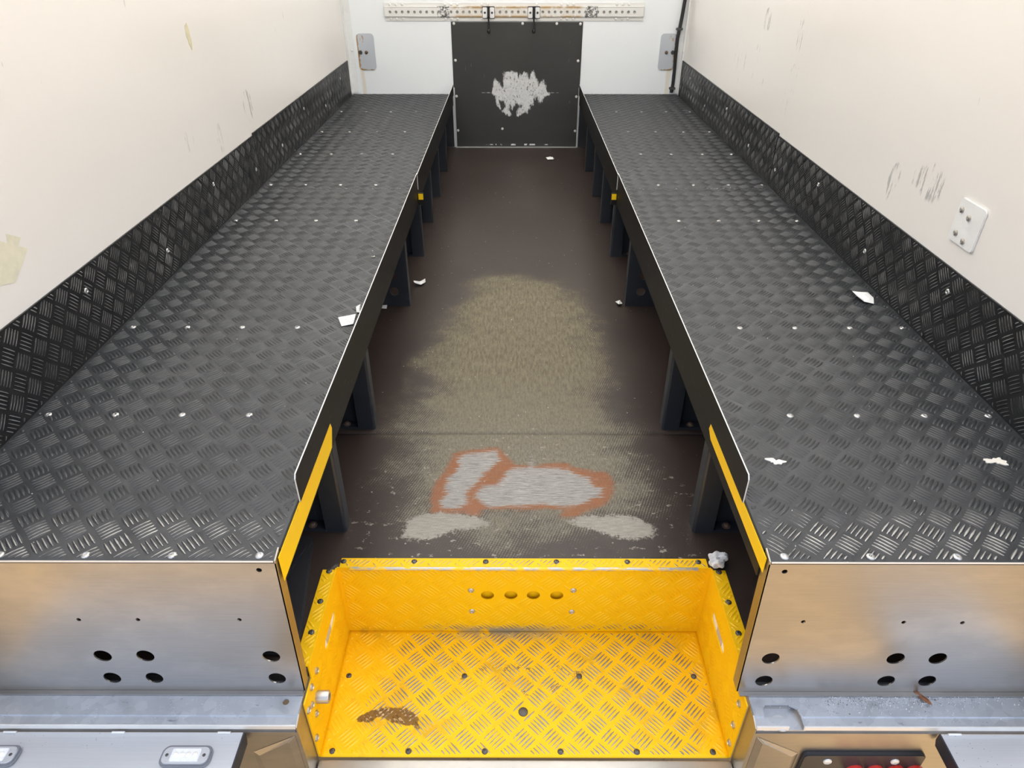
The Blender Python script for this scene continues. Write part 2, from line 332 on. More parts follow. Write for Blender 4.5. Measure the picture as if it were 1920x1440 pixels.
class MB:
    def __init__(s): s.bm = bmesh.new()
    def prism(s, ax, d, t, outline, holes=(), mi=0, side=None):
        """flat plate: face at coordinate d of axis ax, t thick behind that face; outline and holes in 2-D"""
        U, V, N = AX[ax] if isinstance(ax, str) else ax
        base = {'x': Vector((d, 0, 0)), 'X': Vector((d, 0, 0)), 'y': Vector((0, d, 0)), 'z': Vector((0, 0, d))}[ax] if isinstance(ax, str) else d
        loops = [list(outline)] + [list(h) for h in holes]
        P = [[base+U*a+V*b for a, b in L] for L in loops]
        F = [[s.bm.verts.new(p) for p in L] for L in P]; B = [[s.bm.verts.new(p-N*t) for p in L] for L in P]
        ff = [v for L in F for v in L]; bb = [v for L in B for v in L]
        if len(loops) == 1:
            fs = [s.bm.faces.new(F[0])]; s.bm.faces.new(B[0][::-1])
            fs += []
        else:
            tri = tessellate_polygon([[Vector((a, b, 0)) for a, b in L] for L in loops])
            fs = []
            for q in tri:
                try: fs.append(s.bm.faces.new([ff[i] for i in q])); s.bm.faces.new([bb[i] for i in q][::-1])
                except ValueError: pass
        for f in fs: f.material_index = mi
        for L, K in zip(F, B):
            n = len(L)
            for i in range(n):
                f = s.bm.faces.new((L[i], L[(i+1) % n], K[(i+1) % n], K[i])); f.material_index = mi if side is None else side
        return s
    def box(s, x0, x1, y0, y1, z0, z1, mi=0):
        v = [s.bm.verts.new((a, b, c)) for c in (z0, z1) for b in (y0, y1) for a in (x0, x1)]
        for q in ((0, 1, 5, 4), (2, 6, 7, 3), (0, 4, 6, 2), (1, 3, 7, 5), (4, 5, 7, 6), (0, 2, 3, 1)):
            s.bm.faces.new([v[i] for i in q]).material_index = mi
        return s
    def ring(s, c, N, prof, seg=14, mi=0):
        """lathe: prof = (radius, height along N) from the outside in, closed at both ends"""
        N = Vector(N).normalized(); A = N.orthogonal().normalized(); Bv = N.cross(A); c = Vector(c); rows = []
        for r, h in prof:
            if r <= 1e-6: rows.append([s.bm.verts.new(c+N*h)])
            else: rows.append([s.bm.verts.new(c+N*h+(A*math.cos(q)+Bv*math.sin(q))*r) for q in [2*math.pi*i/seg for i in range(seg)]])
        for a, b in zip(rows, rows[1:]):
            for i in range(seg):
                j = (i+1) % seg
                vs_ = [a[i % len(a)], a[j % len(a)], b[j % len(b)], b[i % len(b)]]
                u = list(dict.fromkeys(vs_))
                if len(u) >= 3: s.bm.faces.new(u).material_index = mi
        if len(rows[0]) > 1: s.bm.faces.new(rows[0][::-1]).material_index = mi
        if len(rows[-1]) > 1: s.bm.faces.new(rows[-1]).material_index = mi
        return s
    def tube(s, pts, r, seg=8, mi=0):
        pts = [Vector(p) for p in pts]; rows = []
        for i, p in enumerate(pts):
            t = (pts[min(i+1, len(pts)-1)]-pts[max(i-1, 0)]).normalized(); a = t.cross(Vector((.3, .9, .1))).normalized(); b = t.cross(a)
            rows.append([s.bm.verts.new(p+(a*math.cos(2*math.pi*k/seg)+b*math.sin(2*math.pi*k/seg))*r) for k in range(seg)])
        for a, b in zip(rows, rows[1:]):
            for k in range(seg): s.bm.faces.new((a[k], a[(k+1) % seg], b[(k+1) % seg], b[k])).material_index = mi
        s.bm.faces.new(rows[0][::-1]); s.bm.faces.new(rows[-1]); return s
    def mesh(s, off=Vector((0, 0, 0)), bevel=0, smooth=False, name='m'):
        bmesh.ops.recalc_face_normals(s.bm, faces=s.bm.faces)
        if bevel:
            es = [e for e in s.bm.edges if len(e.link_faces) == 2 and e.calc_face_angle(0) > .6]
            bmesh.ops.bevel(s.bm, geom=es, offset=bevel, segments=2, affect='EDGES', clamp_overlap=True)
        if off.length > 0: bmesh.ops.translate(s.bm, verts=s.bm.verts, vec=-off)
        if smooth:
            for f in s.bm.faces: f.smooth = True
        me = bpy.data.meshes.new(name); s.bm.to_mesh(me); s.bm.free(); return me
    def build(s, name, mats, parent=None, bevel=0, smooth=False, base=None):
        off = origin(parent) if parent else Vector(base or (0, 0, 0))
        o = link(name, s.mesh(off, bevel, smooth, name), mats, parent)
        if base and not parent: o.location = base
        if smooth: o.data.set_sharp_from_angle(angle=math.radians(40))
        return o
def circ(a, b, r, n=20, ry=None): return [(a+r*math.cos(2*math.pi*i/n), b+(ry or r)*math.sin(2*math.pi*i/n)) for i in range(n)]
def rect(a0, a1, b0, b1): return [(a0, b0), (a1, b0), (a1, b1), (a0, b1)]
def rrect(a0, a1, b0, b1, r, n=5):
    o = []
    for cx, cy, s0 in ((a1-r, b1-r, 0), (a0+r, b1-r, 1), (a0+r, b0+r, 2), (a1-r, b0+r, 3)):
        o += [(cx+r*math.cos((s0+i/n)*math.pi/2), cy+r*math.sin((s0+i/n)*math.pi/2)) for i in range(n+1)]
    return o
def ragged(cx, cy, rx, ry, n=26, amp=.35, rot=0):
    ph = rng.uniform(0, 6.28, 4); o = []
    for i in range(n):
        q = 2*math.pi*i/n; k = 1+amp*(math.sin(2*q+ph[0])*.4+math.sin(3*q+ph[1])*.35+math.sin(7*q+ph[2])*.25)+rng.uniform(-.06, .06)
        a, b = rx*k*math.cos(q), ry*k*math.sin(q); o.append((cx+a*math.cos(rot)-b*math.sin(rot), cy+a*math.sin(rot)+b*math.cos(rot)))
    return o

# shared small fasteners, local +Z is their axis
def fast(name, prof, seg=12, smooth=True):
    me = MB().ring((0, 0, 0), (0, 0, 1), prof, seg).mesh(smooth=smooth, name=name); me.set_sharp_from_angle(angle=math.radians(50)); return me
RIVET = fast('rivet', [(.0076, -.001), (.0076, .0006), (.0062, .0020), (.0038, .0026), (.0028, .0012), (0, .0010)]); RIVET.materials.append(M['rivet_alloy'])
SCREW = fast('screw', [(.0068, -.001), (.0066, .0012), (.0050, .0026), (.0026, .0030), (.0022, .0014), (0, .0014)], 10); SCREW.materials.append(M['screw_zinc'])
BOLT = fast('bolt', [(.0105, -.001), (.0105, .0018), (.0068, .0018), (.0066, .0065), (.0054, .0076), (0, .0076)], 12); BOLT.materials.append(M['rusty_bolt'])
ZBOLT = fast('zinc_bolt', [(.0075, -.001), (.0072, .003), (.0040, .0048), (.0032, .0022), (0, .0022)], 10); ZBOLT.materials.append(M['bolt_zinc'])
DOT = fast('panel_screw', [(.0085, -.001), (.0080, .002), (.0040, .0034), (0, .0036)], 10); DOT.materials.append(M['bright_edge'])
def put(name, me, p, N, parent):
    o = bpy.data.objects.new(name, me); COL.objects.link(o); o.parent = parent; o.location = Vector(p)-origin(parent)
    o.rotation_euler = Vector(N).to_track_quat('Z', 'Y').to_euler(); return o

# ------------------------------------------------------------------ raised five-bar tread
PITCH = .0625; CS = PITCH/math.sqrt(2)
def raw_mesh(name, V, quads, tris, attrs):
    me = bpy.data.meshes.new(name); nq, nt_ = len(quads), len(tris)
    me.vertices.add(len(V)); me.vertices.foreach_set('co', np.ascontiguousarray(V, dtype=np.float32).ravel())
    idx = np.concatenate([quads.ravel(), tris.ravel()]).astype(np.int32)
    me.loops.add(len(idx)); me.loops.foreach_set('vertex_index', idx)
    me.polygons.add(nq+nt_); me.polygons.foreach_set('loop_start', np.concatenate([np.arange(nq)*4, nq*4+np.arange(nt_)*3]).astype(np.int32))
    me.polygons.foreach_set('use_smooth', np.ones(nq+nt_, dtype=bool))
    me.update(calc_edges=True)
    for k, v in attrs.items():
        a = me.attributes.new(k, 'FLOAT', 'POINT'); a.data.foreach_set('value', np.ascontiguousarray(v, dtype=np.float32))
    return me
def tread(name, mat, parent, O, U, V, N, u0, u1, v0, v1, ph=(0, 0), holes=(), hi=True, h=.0021, w=.0030, extra=None):
    O, U, V, N = (np.array(q, float) for q in (O, U, V, N))
    e1 = np.array([1, 1])/math.sqrt(2); e2 = np.array([-1, 1])/math.sqrt(2)
    R = int(max(u1-u0, v1-v0)/CS*1.5)+4; cu, cv = (u0+u1)/2, (v0+v1)/2
    i, j = np.meshgrid(np.arange(-R, R+1), np.arange(-R, R+1), indexing='ij'); i = i.ravel(); j = j.ravel()
    a0 = np.array([cu+ph[0], cv+ph[1]])
    C = a0 + i[:, None]*CS*e1 + j[:, None]*CS*e2
    ty = ((i+j) % 2 == 0)
    k = (C[:, 0] > u0-CS) & (C[:, 0] < u1+CS) & (C[:, 1] > v0-CS) & (C[:, 1] < v1+CS); C = C[k]; ty = ty[k]
    D = np.where(ty[:, None], e1, e2); Pn = np.where(ty[:, None], e2, -e1)
    cs, ds, ps = [], [], []
    for q in (-2, -1, 0, 1, 2): cs.append(C+Pn*q*CS*.186); ds.append(D); ps.append(Pn)
    C, D, Pn = np.concatenate(cs), np.concatenate(ds), np.concatenate(ps)
    L = CS*.42; lo = np.full(len(C), -L); hiL = np.full(len(C), L)
    for ax, (m0, m1) in enumerate(((u0, u1), (v0, v1))):
        g = .003; ta = (m0+g-C[:, ax])/D[:, ax]; tb = (m1-g-C[:, ax])/D[:, ax]
        lo = np.maximum(lo, np.minimum(ta, tb)); hiL = np.minimum(hiL, np.maximum(ta, tb))
    ok = hiL-lo > L*.35
    for (hx, hy, hr) in holes: ok &= np.hypot(C[:, 0]-hx, C[:, 1]-hy) > hr
    C, D, Pn, lo, hiL = C[ok], D[ok], Pn[ok], lo[ok], hiL[ok]; n = len(C)
    mid = C+D*((lo+hiL)/2)[:, None]; half = (hiL-lo)/2
    ts = np.array([-.86, -.5, 0, .5, .86]) if hi else np.array([-.7, 0, .7])
    ws = w*np.clip(1-ts**2, 0, 1)**.6; hs = h*np.clip(1-ts**2, 0, 1)**.45; S = len(ts)
    uv = np.zeros((n, 3*S+2, 2)); hh = np.zeros((n, 3*S+2)); rd = np.zeros((n, 3*S+2))
    for a in range(S):
        ctr = mid+D*(half*ts[a])[:, None]
        uv[:, 3*a] = ctr-Pn*ws[a]; uv[:, 3*a+1] = ctr; uv[:, 3*a+2] = ctr+Pn*ws[a]
        hh[:, 3*a+1] = hs[a]; rd[:, 3*a+1] = 1
    uv[:, 3*S] = mid-D*half[:, None]; uv[:, 3*S+1] = mid+D*half[:, None]
    hh -= .0001*(rd == 0)
    W = O+uv[..., 0:1]*U+uv[..., 1:2]*V+hh[..., None]*N; W = W.reshape(-1, 3)
    q = []; t = []
    for a in range(S-1):
        b = 3*a; q += [(b, b+3, b+4, b+1), (b+1, b+4, b+5, b+2)]
    e = 3*(S-1); t += [(3*S, 0, 1), (3*S, 1, 2), (3*S+1, e+1, e), (3*S+1, e+2, e+1)]
    fl = np.dot(np.cross(U, V), N) > 0
    # orient outward
    q = np.array(q); t = np.array(t); handed = True
    v0_ = W[:3*S+2]; f = v0_[q[0]]; nn = np.cross(f[1]-f[0], f[2]-f[0])
    if np.dot(nn, N) < 0: q = q[:, ::-1]
    f = v0_[t[0]]
    if np.dot(np.cross(f[1]-f[0], f[2]-f[0]), N) < 0: t = t[:, ::-1]
    off = (np.arange(n)*(3*S+2))[:, None, None]
    Q = (q[None]+off).reshape(-1, 4); T_ = (t[None]+off).reshape(-1, 3)
    # the second half of the bars has the opposite handedness when Pn flips: check per bar type
    at = {'ridge': rd.ravel()}
    if extra: at.update({kk: fn(W) for kk, fn in extra.items()})
    me = raw_mesh(name, W-np.array(origin(parent)), Q, T_, at)
    o = link(name, me, mat, parent); o['kind'] = 'stuff'; return o

# signed distance of points to a polygon (negative inside)
def sdf(P, poly):
    A = np.array(poly, float); B = np.roll(A, -1, 0); d = np.full(len(P), 1e9); ins = np.zeros(len(P), bool)
    for a, b in zip(A, B):
        e = b-a; wv = P-a; t = np.clip((wv@e)/max(e@e, 1e-12), 0, 1); d = np.minimum(d, np.hypot(*(wv-t[:, None]*e).T))
        c = ((a[1] <= P[:, 1]) & (b[1] > P[:, 1])) | ((b[1] <= P[:, 1]) & (a[1] > P[:, 1]))
        with np.errstate(divide='ignore', invalid='ignore'): xi = a[0]+(P[:, 1]-a[1])*(e[0]/e[1] if e[1] else 0)
        ins ^= c & (P[:, 0] < xi)
    return np.where(ins, -d, d)
def lines(*brk, step=.015):
    o = [brk[0]]
    for a, b in zip(brk, brk[1:]):
        n = max(1, int(round((b-a)/step))); o += list(np.linspace(a, b, n+1)[1:])
    return np.array(o)
def grid_mesh(name, us, vs_, place, skip=None, attrs={}):
    n, m_ = len(us), len(vs_); uu, vv = np.meshgrid(us, vs_, indexing='ij'); P = np.stack([uu.ravel(), vv.ravel()], 1)
    i, j = np.meshgrid(np.arange(n-1), np.arange(m_-1), indexing='ij'); i = i.ravel(); j = j.ravel()
    if skip is not None:
        c = np.stack([(us[i]+us[i+1])/2, (vs_[j]+vs_[j+1])/2], 1); k = ~skip(c); i, j = i[k], j[k]
    q = np.stack([i*m_+j, (i+1)*m_+j, (i+1)*m_+j+1, i*m_+j+1], 1)
    used = np.unique(q); remap = -np.ones(len(P), int); remap[used] = np.arange(len(used)); P = P[used]; q = remap[q]
    return raw_mesh(name, place(P), q, np.zeros((0, 3), int), {k: f(P) for k, f in attrs.items()})

# ================================================================== SETTING
tag(MB().box(-14, 14, -16, 12, -1.05, -.95).build('ground', 'yard_paving'), kind='structure')
tag(MB().box(XL-.04, XL, YE, YB, -.05, ROOF).build('wall_left', 'wall_left_gelcoat'), kind='structure')
tag(MB().box(XR, XR+.04, YE, YB, -.05, ROOF).build('wall_right', 'wall_right_gelcoat'), kind='structure')
tag(MB().box(XL-.04, XR+.04, YB, YB+.04, -.05, ROOF).build('wall_back', 'bulkhead_white'), kind='structure')
tag(MB().box(XL-.04, XR+.04, YE, YB+.04, ROOF, ROOF+.012).build('ceiling', 'roof_grp'), kind='structure')
# floor: subfloor plus two film-faced boards that meet in a butt joint
notch = [(XL, YE+.08), (SXL-.01, YE+.08), (SXL-.01, SYR+.01), (SXR+.01, SYR+.01), (SXR+.01, YE+.08), (XR, YE+.08), (XR, YB), (XL, YB)]
fl = MB().prism('z', -.019, .03, notch).build('floor', 'subfloor'); tag(fl, kind='structure')
ORANGE = [(-0.201, 1.237), (-0.209, 1.308), (-0.199, 1.353), (-0.184, 1.387), (-0.161, 1.466), (-0.106, 1.482), (-0.045, 1.492), (-0.031, 1.466), (-0.009, 1.436), (0.003, 1.414), (0.043, 1.417), (0.07, 1.412), (0.102, 1.424), (0.137, 1.424), (0.171, 1.403), (0.209, 1.391), (0.247, 1.388), (0.262, 1.354), (0.253, 1.304), (0.229, 1.262), (0.184, 1.246), (0.153, 1.223), (0.118, 1.225), (0.134, 1.246), (0.087, 1.251), (0.029, 1.251), (-0.044, 1.25), (-0.08, 1.25), (-0.09, 1.22), (-0.108, 1.225), (-0.119, 1.237)]
GREY1 = [(-0.178, 1.25), (-0.188, 1.276), (-0.172, 1.303), (-0.179, 1.325), (-0.173, 1.364), (-0.145, 1.405), (-0.152, 1.448), (-0.129, 1.466), (-0.049, 1.479), (-0.035, 1.448), (-0.055, 1.411), (-0.078, 1.382), (-0.099, 1.342), (-0.12, 1.314), (-0.122, 1.282), (-0.11, 1.271), (-0.152, 1.245)]
GREY2 = [(-0.097, 1.298), (-0.084, 1.331), (-0.038, 1.342), (-0.02, 1.382), (-0.012, 1.403), (0.042, 1.406), (0.051, 1.451), (0.057, 1.406), (0.109, 1.406), (0.147, 1.4), (0.169, 1.382), (0.199, 1.365), (0.207, 1.331), (0.233, 1.331), (0.23, 1.298), (0.191, 1.277), (0.149, 1.259), (0.102, 1.261), (0.051, 1.266), (0.011, 1.261), (-0.062, 1.256), (-0.085, 1.276)]
PALE1 = [(-0.263, 1.152), (-0.26, 1.21), (-0.223, 1.23), (-0.17, 1.235), (-0.108, 1.225), (-0.054, 1.203), (-0.078, 1.186), (-0.147, 1.176), (-0.187, 1.152), (-0.231, 1.147)]
PALE2 = [(0.134, 1.203), (0.168, 1.221), (0.236, 1.226), (0.286, 1.226), (0.313, 1.211), (0.341, 1.187), (0.336, 1.158), (0.282, 1.149), (0.242, 1.158), (0.203, 1.177)]
WORN = [(-0.348, 1.589), (-0.324, 1.642), (-0.278, 1.815), (-0.31, 1.945), (-0.225, 2.248), (-0.18, 2.522), (-0.007, 2.626), (0.192, 2.574), (0.281, 2.335), (0.278, 2.09), (0.293, 1.88), (0.257, 1.699), (0.336, 1.565), (0.308, 1.423), (0.345, 1.337), (0.29, 1.239), (0.179, 1.193), (0.048, 1.157), (-0.003, 1.166), (-0.107, 1.192), (-0.212, 1.201), (-0.314, 1.356), (-0.271, 1.467)]
FA = dict(worn=lambda P: sdf(P, WORN), orange=lambda P: sdf(P, ORANGE), grey=lambda P: np.minimum(sdf(P, GREY1), sdf(P, GREY2)), pale=lambda P: np.minimum(sdf(P, PALE1), sdf(P, PALE2)))
xs = lines(XL, -.6, SXL-.004, SXR+.004, .6, XR, step=.012)
up = lambda P: np.column_stack([P, np.zeros(len(P))])
for ys, sk in ((lines(YE+.08, SYR+.004, 1.5541, step=.012), lambda c: (c[:, 0] > SXL-.004) & (c[:, 0] < SXR+.004) & (c[:, 1] < SYR+.004)), (lines(1.5550, YB, step=.02), None)):
    b = link('floor_board', grid_mesh('floor_board', xs, ys, up, sk, FA), 'floor_ply', fl)
    b.modifiers.new('thickness', 'SOLIDIFY').thickness = .018
# corner posts of the bulkhead
for i, (x, s) in enumerate(((XL, 1), (XR, -1))):
    t = MB().box(*sorted((x, x+s*.005)), YB-.05, YB, ZD+.006, ROOF).box(*sorted((x, x+s*.042)), YB-.005, YB, ZD+.006, ROOF)
    o = tag(t.build(f'trim_{i+1}', 'trim_white', bevel=.0012), kind='structure')
    for z in (.59, 1.0): put('rivet', DOT, (x+s*.028, YB-.005, z), (0, -1, 0), o); put('rivet', DOT, (x+s*.005, YB-.03, z), (s, 0, 0), o)

# rear frame posts that close the ends of the side walls
for i, (x, s) in enumerate(((XL, 1), (XR, -1))):
    tag(MB().box(*sorted((x-s*.070, x-s*.002)), YE-.05, YE-.001, -.55, ROOF+.02).build(f'trim_{i+3}', 'stainless', bevel=.006), kind='structure')
# ================================================================== CHEQUER KICK PLATES ON THE WALLS
for side, x, s, tags in (('l', XL, 1, ('black chequer plate kick strip under the peeled yellow tape residue, reaching the stainless fascia', 'black chequer plate kick strip on the scratched wall, running to the bulkhead corner without cable')),
                         ('r', XR, -1, ('black chequer plate kick strip below the small white riveted plate', 'black chequer plate kick strip ending beside the black cable at the bulkhead'))):
    for k, (y0, y1, z1) in enumerate(((YE+.03, 2.80, .533), (2.803, YB-.055, .541))):
        t = thing('kick_plate', (x, (y0+y1)/2, ZD), tags[k], 'kick plate')
        p = MB().prism('x' if s > 0 else 'X', x+s*.005, .004, rect(y0, y1, ZD-.003, z1)).build('plate', 'kick_plate', t)
        tread('tread_pattern', 'kick_bars', p, (x+s*.005, 0, 0), (0, 1, 0), (0, 0, 1), (s, 0, 0), y0, y1, ZD+.0015, z1, (0.01, .012), hi=(k == 0), w=.0027)
        for j, y in enumerate(np.arange(y0+.33, y1, .42)): put('rivet', RIVET, (x+s*.005, y, ZD+.075+.07*(j % 2)), (s, 0, 0), t)

# ================================================================== THE TWO BENCHES
LEGS = [1.168, 1.575, 2.362, 2.845, 3.27, 3.67, 4.14]
def bench(side, X0, E, s, label):
    """s: direction from the wall to the aisle"""
    t = thing('side_bench', ((X0+E)/2, (YF+YB)/2, 0), label, 'bench')
    inx = X0+s*.0054
    for k, (y0, y1) in enumerate(((YF, YS-.001), (YS+.001, YB-.004))):
        ee = E if k == 0 else E
        p = MB().prism('z', ZD, .004, rect(*sorted((inx, ee)), y0, y1), side=0).build('deck_plate', ['deck_plate'], t)
        if k == 0: MB().box(*sorted((inx+s*.01, ee-s*.002)), YF-.0012, YF-.0002, ZD-.003, ZD+.0004).build('cut_edge', 'bright_edge', p)
        tread('tread_pattern', 'deck_bars', p, (0, 0, ZD), (1, 0, 0), (0, 1, 0), (0, 0, 1), *sorted((inx, ee-s*.002)), y0+.002, y1, (.012*s, .02), hi=(k == 0), h=.0026, w=.0038)
        rows = ([.790, 1.188, 1.580, 2.38] if k == 0 else [2.80, 3.27, 3.70, 4.18])
        for y in rows:
            for x in ([-1.007, -.862, -.7176, -.572] if s > 0 else [.598, .743, .888, 1.025]) + ([-.4256] if s > 0 and y < .8 else [.454] if y < .8 else []):
                put('rivet', RIVET, (x, y, ZD), (0, 0, 1), p)
    # edge rail below the deck and upstanding lip above it, worn bright along the top
    ax = 'x' if s > 0 else 'X'
    MB().prism(ax, E+s*.0035, .003, rect(YF+.026, YB-.03, .272, ZD+.001)).build('edge_rail', 'rail_paint', t)
    for y0, y1, dx in ((.921, YS+.012, .0062), (YS-.004, YB-.03, .0088)):
        ol = [(y0, ZD-.002), (y1, ZD-.002), (y1, .396), (y0+.006, .396), (y0, .388)] if dx < .007 else rect(y0, y1, ZD-.002, .396)
        lip = MB().prism(ax, E+s*dx, .0025, ol)
        for f in lip.bm.faces:
            if all(v.co.z > .387 for v in f.verts): f.material_index = 1
        for f in lip.bm.faces:
            if all(v.co.y < y0+.0005 for v in f.verts): f.material_index = 1
        lip.build('edge_lip', ['rail_paint', 'bright_edge'], t)
    z0 = .277 if s > 0 else .300
    MB().prism(ax, E+s*.0045, .0009, [(.786, z0), (1.150, z0), (1.172, ZD-.022), (1.165, ZD-.003), (.786, ZD-.001)]).build('warning_tape', 'tape_yellow', t)
    MB().prism('y', YS-.006, .0008, rect(*sorted((E+s*.0066, E+s*.026)), .292, .316)).box(*sorted((E+s*.004, E+s*.027)), YS-.005, YS+.005, .27, .318, mi=1).build('tape_tab', ['tape_yellow', 'rail_paint'], t)
    MB().box(*sorted((X0+s*.002, E-s*.002)), YB-.010, YB-.004, .004, ZD-.005).build('end_panel', 'black_plastic', t)
    # legs
    e = E-s*.004
    for i, y in enumerate(LEGS):
        mb = MB()
        if i == 2:                                            # flat-faced leg with two holes
            cx = e-s*.055
            mb.prism('y', y, .004, rect(*sorted((inx, e)), .006, ZD-.006), [circ(cx, .062, .017), circ(cx-s*.002, .128, .017)])
            mb.box(*sorted((inx, e)), y, y+.04, 0, .006).box(*sorted((e, e-s*.004)), y+.004, y+.04, .006, ZD-.045)
        else:
            wv = .05; pr = [(0, .006), (.002, .002), (.006, 0), (wv, 0), (wv, .004), (.006, .004), (.004, .006), (.004, .033), (.02, .033), (abs(inx-e), .033), (abs(inx-e), .037), (0, .037)]
            mb.prism('z', ZD-.006, ZD-.006, [(e-s*a, y+b) for a, b in pr])
            mb.box(*sorted((e-s*wv, inx)), y+.002, y+.033, 0, .007)
        lg = mb.build('leg', 'leg_paint', t)
        if i != 2 and i < 5: put('bolt', BOLT, (e-s*.085, y+.017, .007), (0, 0, 1), lg)
    # stainless fascia with cable holes
    big = ([(-.768, .0774), (-.688, .0777), (-.4523, .077), (-.7724, .0086), (-.691, .0088), (-.4544, .0081)] if s > 0 else
           [(.482, .074), (.715, .0749), (.7935, .0752), (.4835, .0035), (.7185, .0042), (.7974, .0045)])
    small = ([(-.4265, .314), (-.7757, .1832), (-.6697, .1835), (-.4884, .184)] if s > 0 else [(.455, .3128), (.5173, .1817), (.6962, .1808), (.8011, .18)])
    fo = [(X0+s*.012, -.031), (E-s*.010, -.031), (E+s*.002, ZD-.005), (X0+s*.012, ZD-.005)]
    mb = MB().prism('y', YF-.001, .0025, fo, [circ(a, b, .0165) for a, b in big]+[circ(a, b, .0042 if k else .005, 10) for k, (a, b) in enumerate(small)])
    # return flange along the aisle edge and foot flange on the sill
    mb.bm.verts.ensure_lookup_table()
    A, B = (E-s*.010, -.031), (E+s*.002, ZD-.005)
    q = [(A[0], YF-.001), (A[0], YF+.024)]
    vv = [mb.bm.verts.new(p) for p in ((A[0]+s*.0, YF-.001, A[1]), (A[0], YF+.024, A[1]), (B[0], YF+.024, B[1]+.012), (B[0], YF-.001, B[1]+.006))]
    v2 = [mb.bm.verts.new(v.co-Vector((s*.0025, 0, 0))) for v in vv]
    mb.bm.faces.new(vv); mb.bm.faces.new(v2[::-1])
    for k in range(4): mb.bm.faces.new((vv[k], vv[(k+1) % 4], v2[(k+1) % 4], v2[k]))
    mb.box(*sorted((X0+s*.012, E-s*.014)), YF-.010, YF-.001, -.0345, -.0315)
    mb.build('fascia_panel', 'stainless', t)
    return t
bench('l', XL, EL, 1, 'long bench with black chequer plate deck on which the printed paper label lies')
bench('r', XR, ER, -1, 'long bench with black chequer plate deck below the small white riveted wall plate')

# moulded black cover on the floor beside the step
t = thing('floor_cover', (-.50, .98, 0), 'black moulded plastic cover with diagonal rib on floor beside the step', 'cover')
MB().prism('z', .011, .010, [(-.60, 1.150), (-.490, 1.150), (-.478, 1.144), (-.472, 1.130), (-.428, .830), (-.60, .830)]).build('shell', 'black_plastic', t, bevel=.003)
MB().prism('z', .0145, .005, [(-.484, 1.125), (-.477, 1.120), (-.532, .90), (-.542, .90)]).build('rib', 'black_plastic', t, bevel=.0015)
MB().ring((-.505, 1.105, .0108), (0, 0, 1), [(.013, 0), (.013, .0018), (.008, .0018), (.007, .0003), (0, .0003)]).build('screw_hole', 'black_plastic', t)

# ================================================================== YELLOW STEP WELL
RUST = [(-.349, .826), (-.325, .845), (-.2975, .856), (-.2636, .857), (-.2357, .856), (-.211, .843), (-.198, .802), (-.216, .817), (-.237, .817), (-.267, .825), (-.29, .838), (-.309, .825), (-.33, .825)]
rustf = lambda W: np.where(W[:, 2] < -.2, sdf(W[:, :2], RUST), 1.)
st = thing('step_well', ((SXL+SXR)/2, .90, SZ), 'yellow painted chequer plate step tray let into the floor', 'step')
EX = dict(rust=rustf)
us, vs2 = lines(SXL, SXR, step=.008), lines(.750, SYR, step=.008)
def tray(name, us, vs_, place, skip=None, flip=False):
    me = grid_mesh(name, us, vs_, lambda P: place(P)-np.array(origin(st)), skip, {'rust': lambda P: rustf(place(P))})
    o = link(name, me, 'step_yellow', st); md = o.modifiers.new('thickness', 'SOLIDIFY'); md.thickness = .003; md.offset = 1 if flip else -1; return o
tp = tray('tread_plate', us, vs2, lambda P: np.column_stack([P, np.full(len(P), SZ)]))
tread('tread_pattern', 'step_bars', tp, (0, 0, SZ), (1, 0, 0), (0, 1, 0), (0, 0, 1), SXL+.004, SXR-.004, .752, SYR-.003, (.0, .01), holes=[(.0224, .8483, .012)], w=.0031, extra=EX)
RH = [(-.0605, -.093), (-.0053, -.0925), (.0474, -.0925), (.1025, -.0935)]
rb = MB().prism('y', SYR, .003, rect(SXL, SXR, SZ, .0005), [circ(a, b, .0155) for a, b in RH]).build('riser', 'step_yellow', st)
a_ = rb.data.attributes.new('rust', 'FLOAT', 'POINT'); a_.data.foreach_set('value', np.ones(len(rb.data.vertices), np.float32))
ONE = dict(rust=lambda W: np.ones(len(W)))
tread('tread_pattern', 'step_bars', rb, (0, SYR, 0), (1, 0, 0), (0, 0, 1), (0, -1, 0), SXL+.004, SXR-.004, SZ+.004, -.004, (.0, .0), holes=[(a, b, .03) for a, b in RH], extra=ONE)
def plain(o):
    a = o.data.attributes.new('rust', 'FLOAT', 'POINT'); a.data.foreach_set('value', np.ones(len(o.data.vertices), np.float32)); return o
plain(MB().box(-.11, .15, SYR+.012, SYR+.018, -.18, -.02).build('backing', 'step_yellow', st))
SLOT = {1: (.900, .992, -.073), -1: (.896, .996, -.078)}
def capsule(y0, y1, z, r, n=8):
    o = []
    for i in range(n+1): q = -math.pi/2+math.pi*i/n; o.append((y1-r+r*math.cos(q), z+r*math.sin(q)))
    for i in range(n+1): q = math.pi/2+math.pi*i/n; o.append((y0+r+r*math.cos(q), z+r*math.sin(q)))
    return o
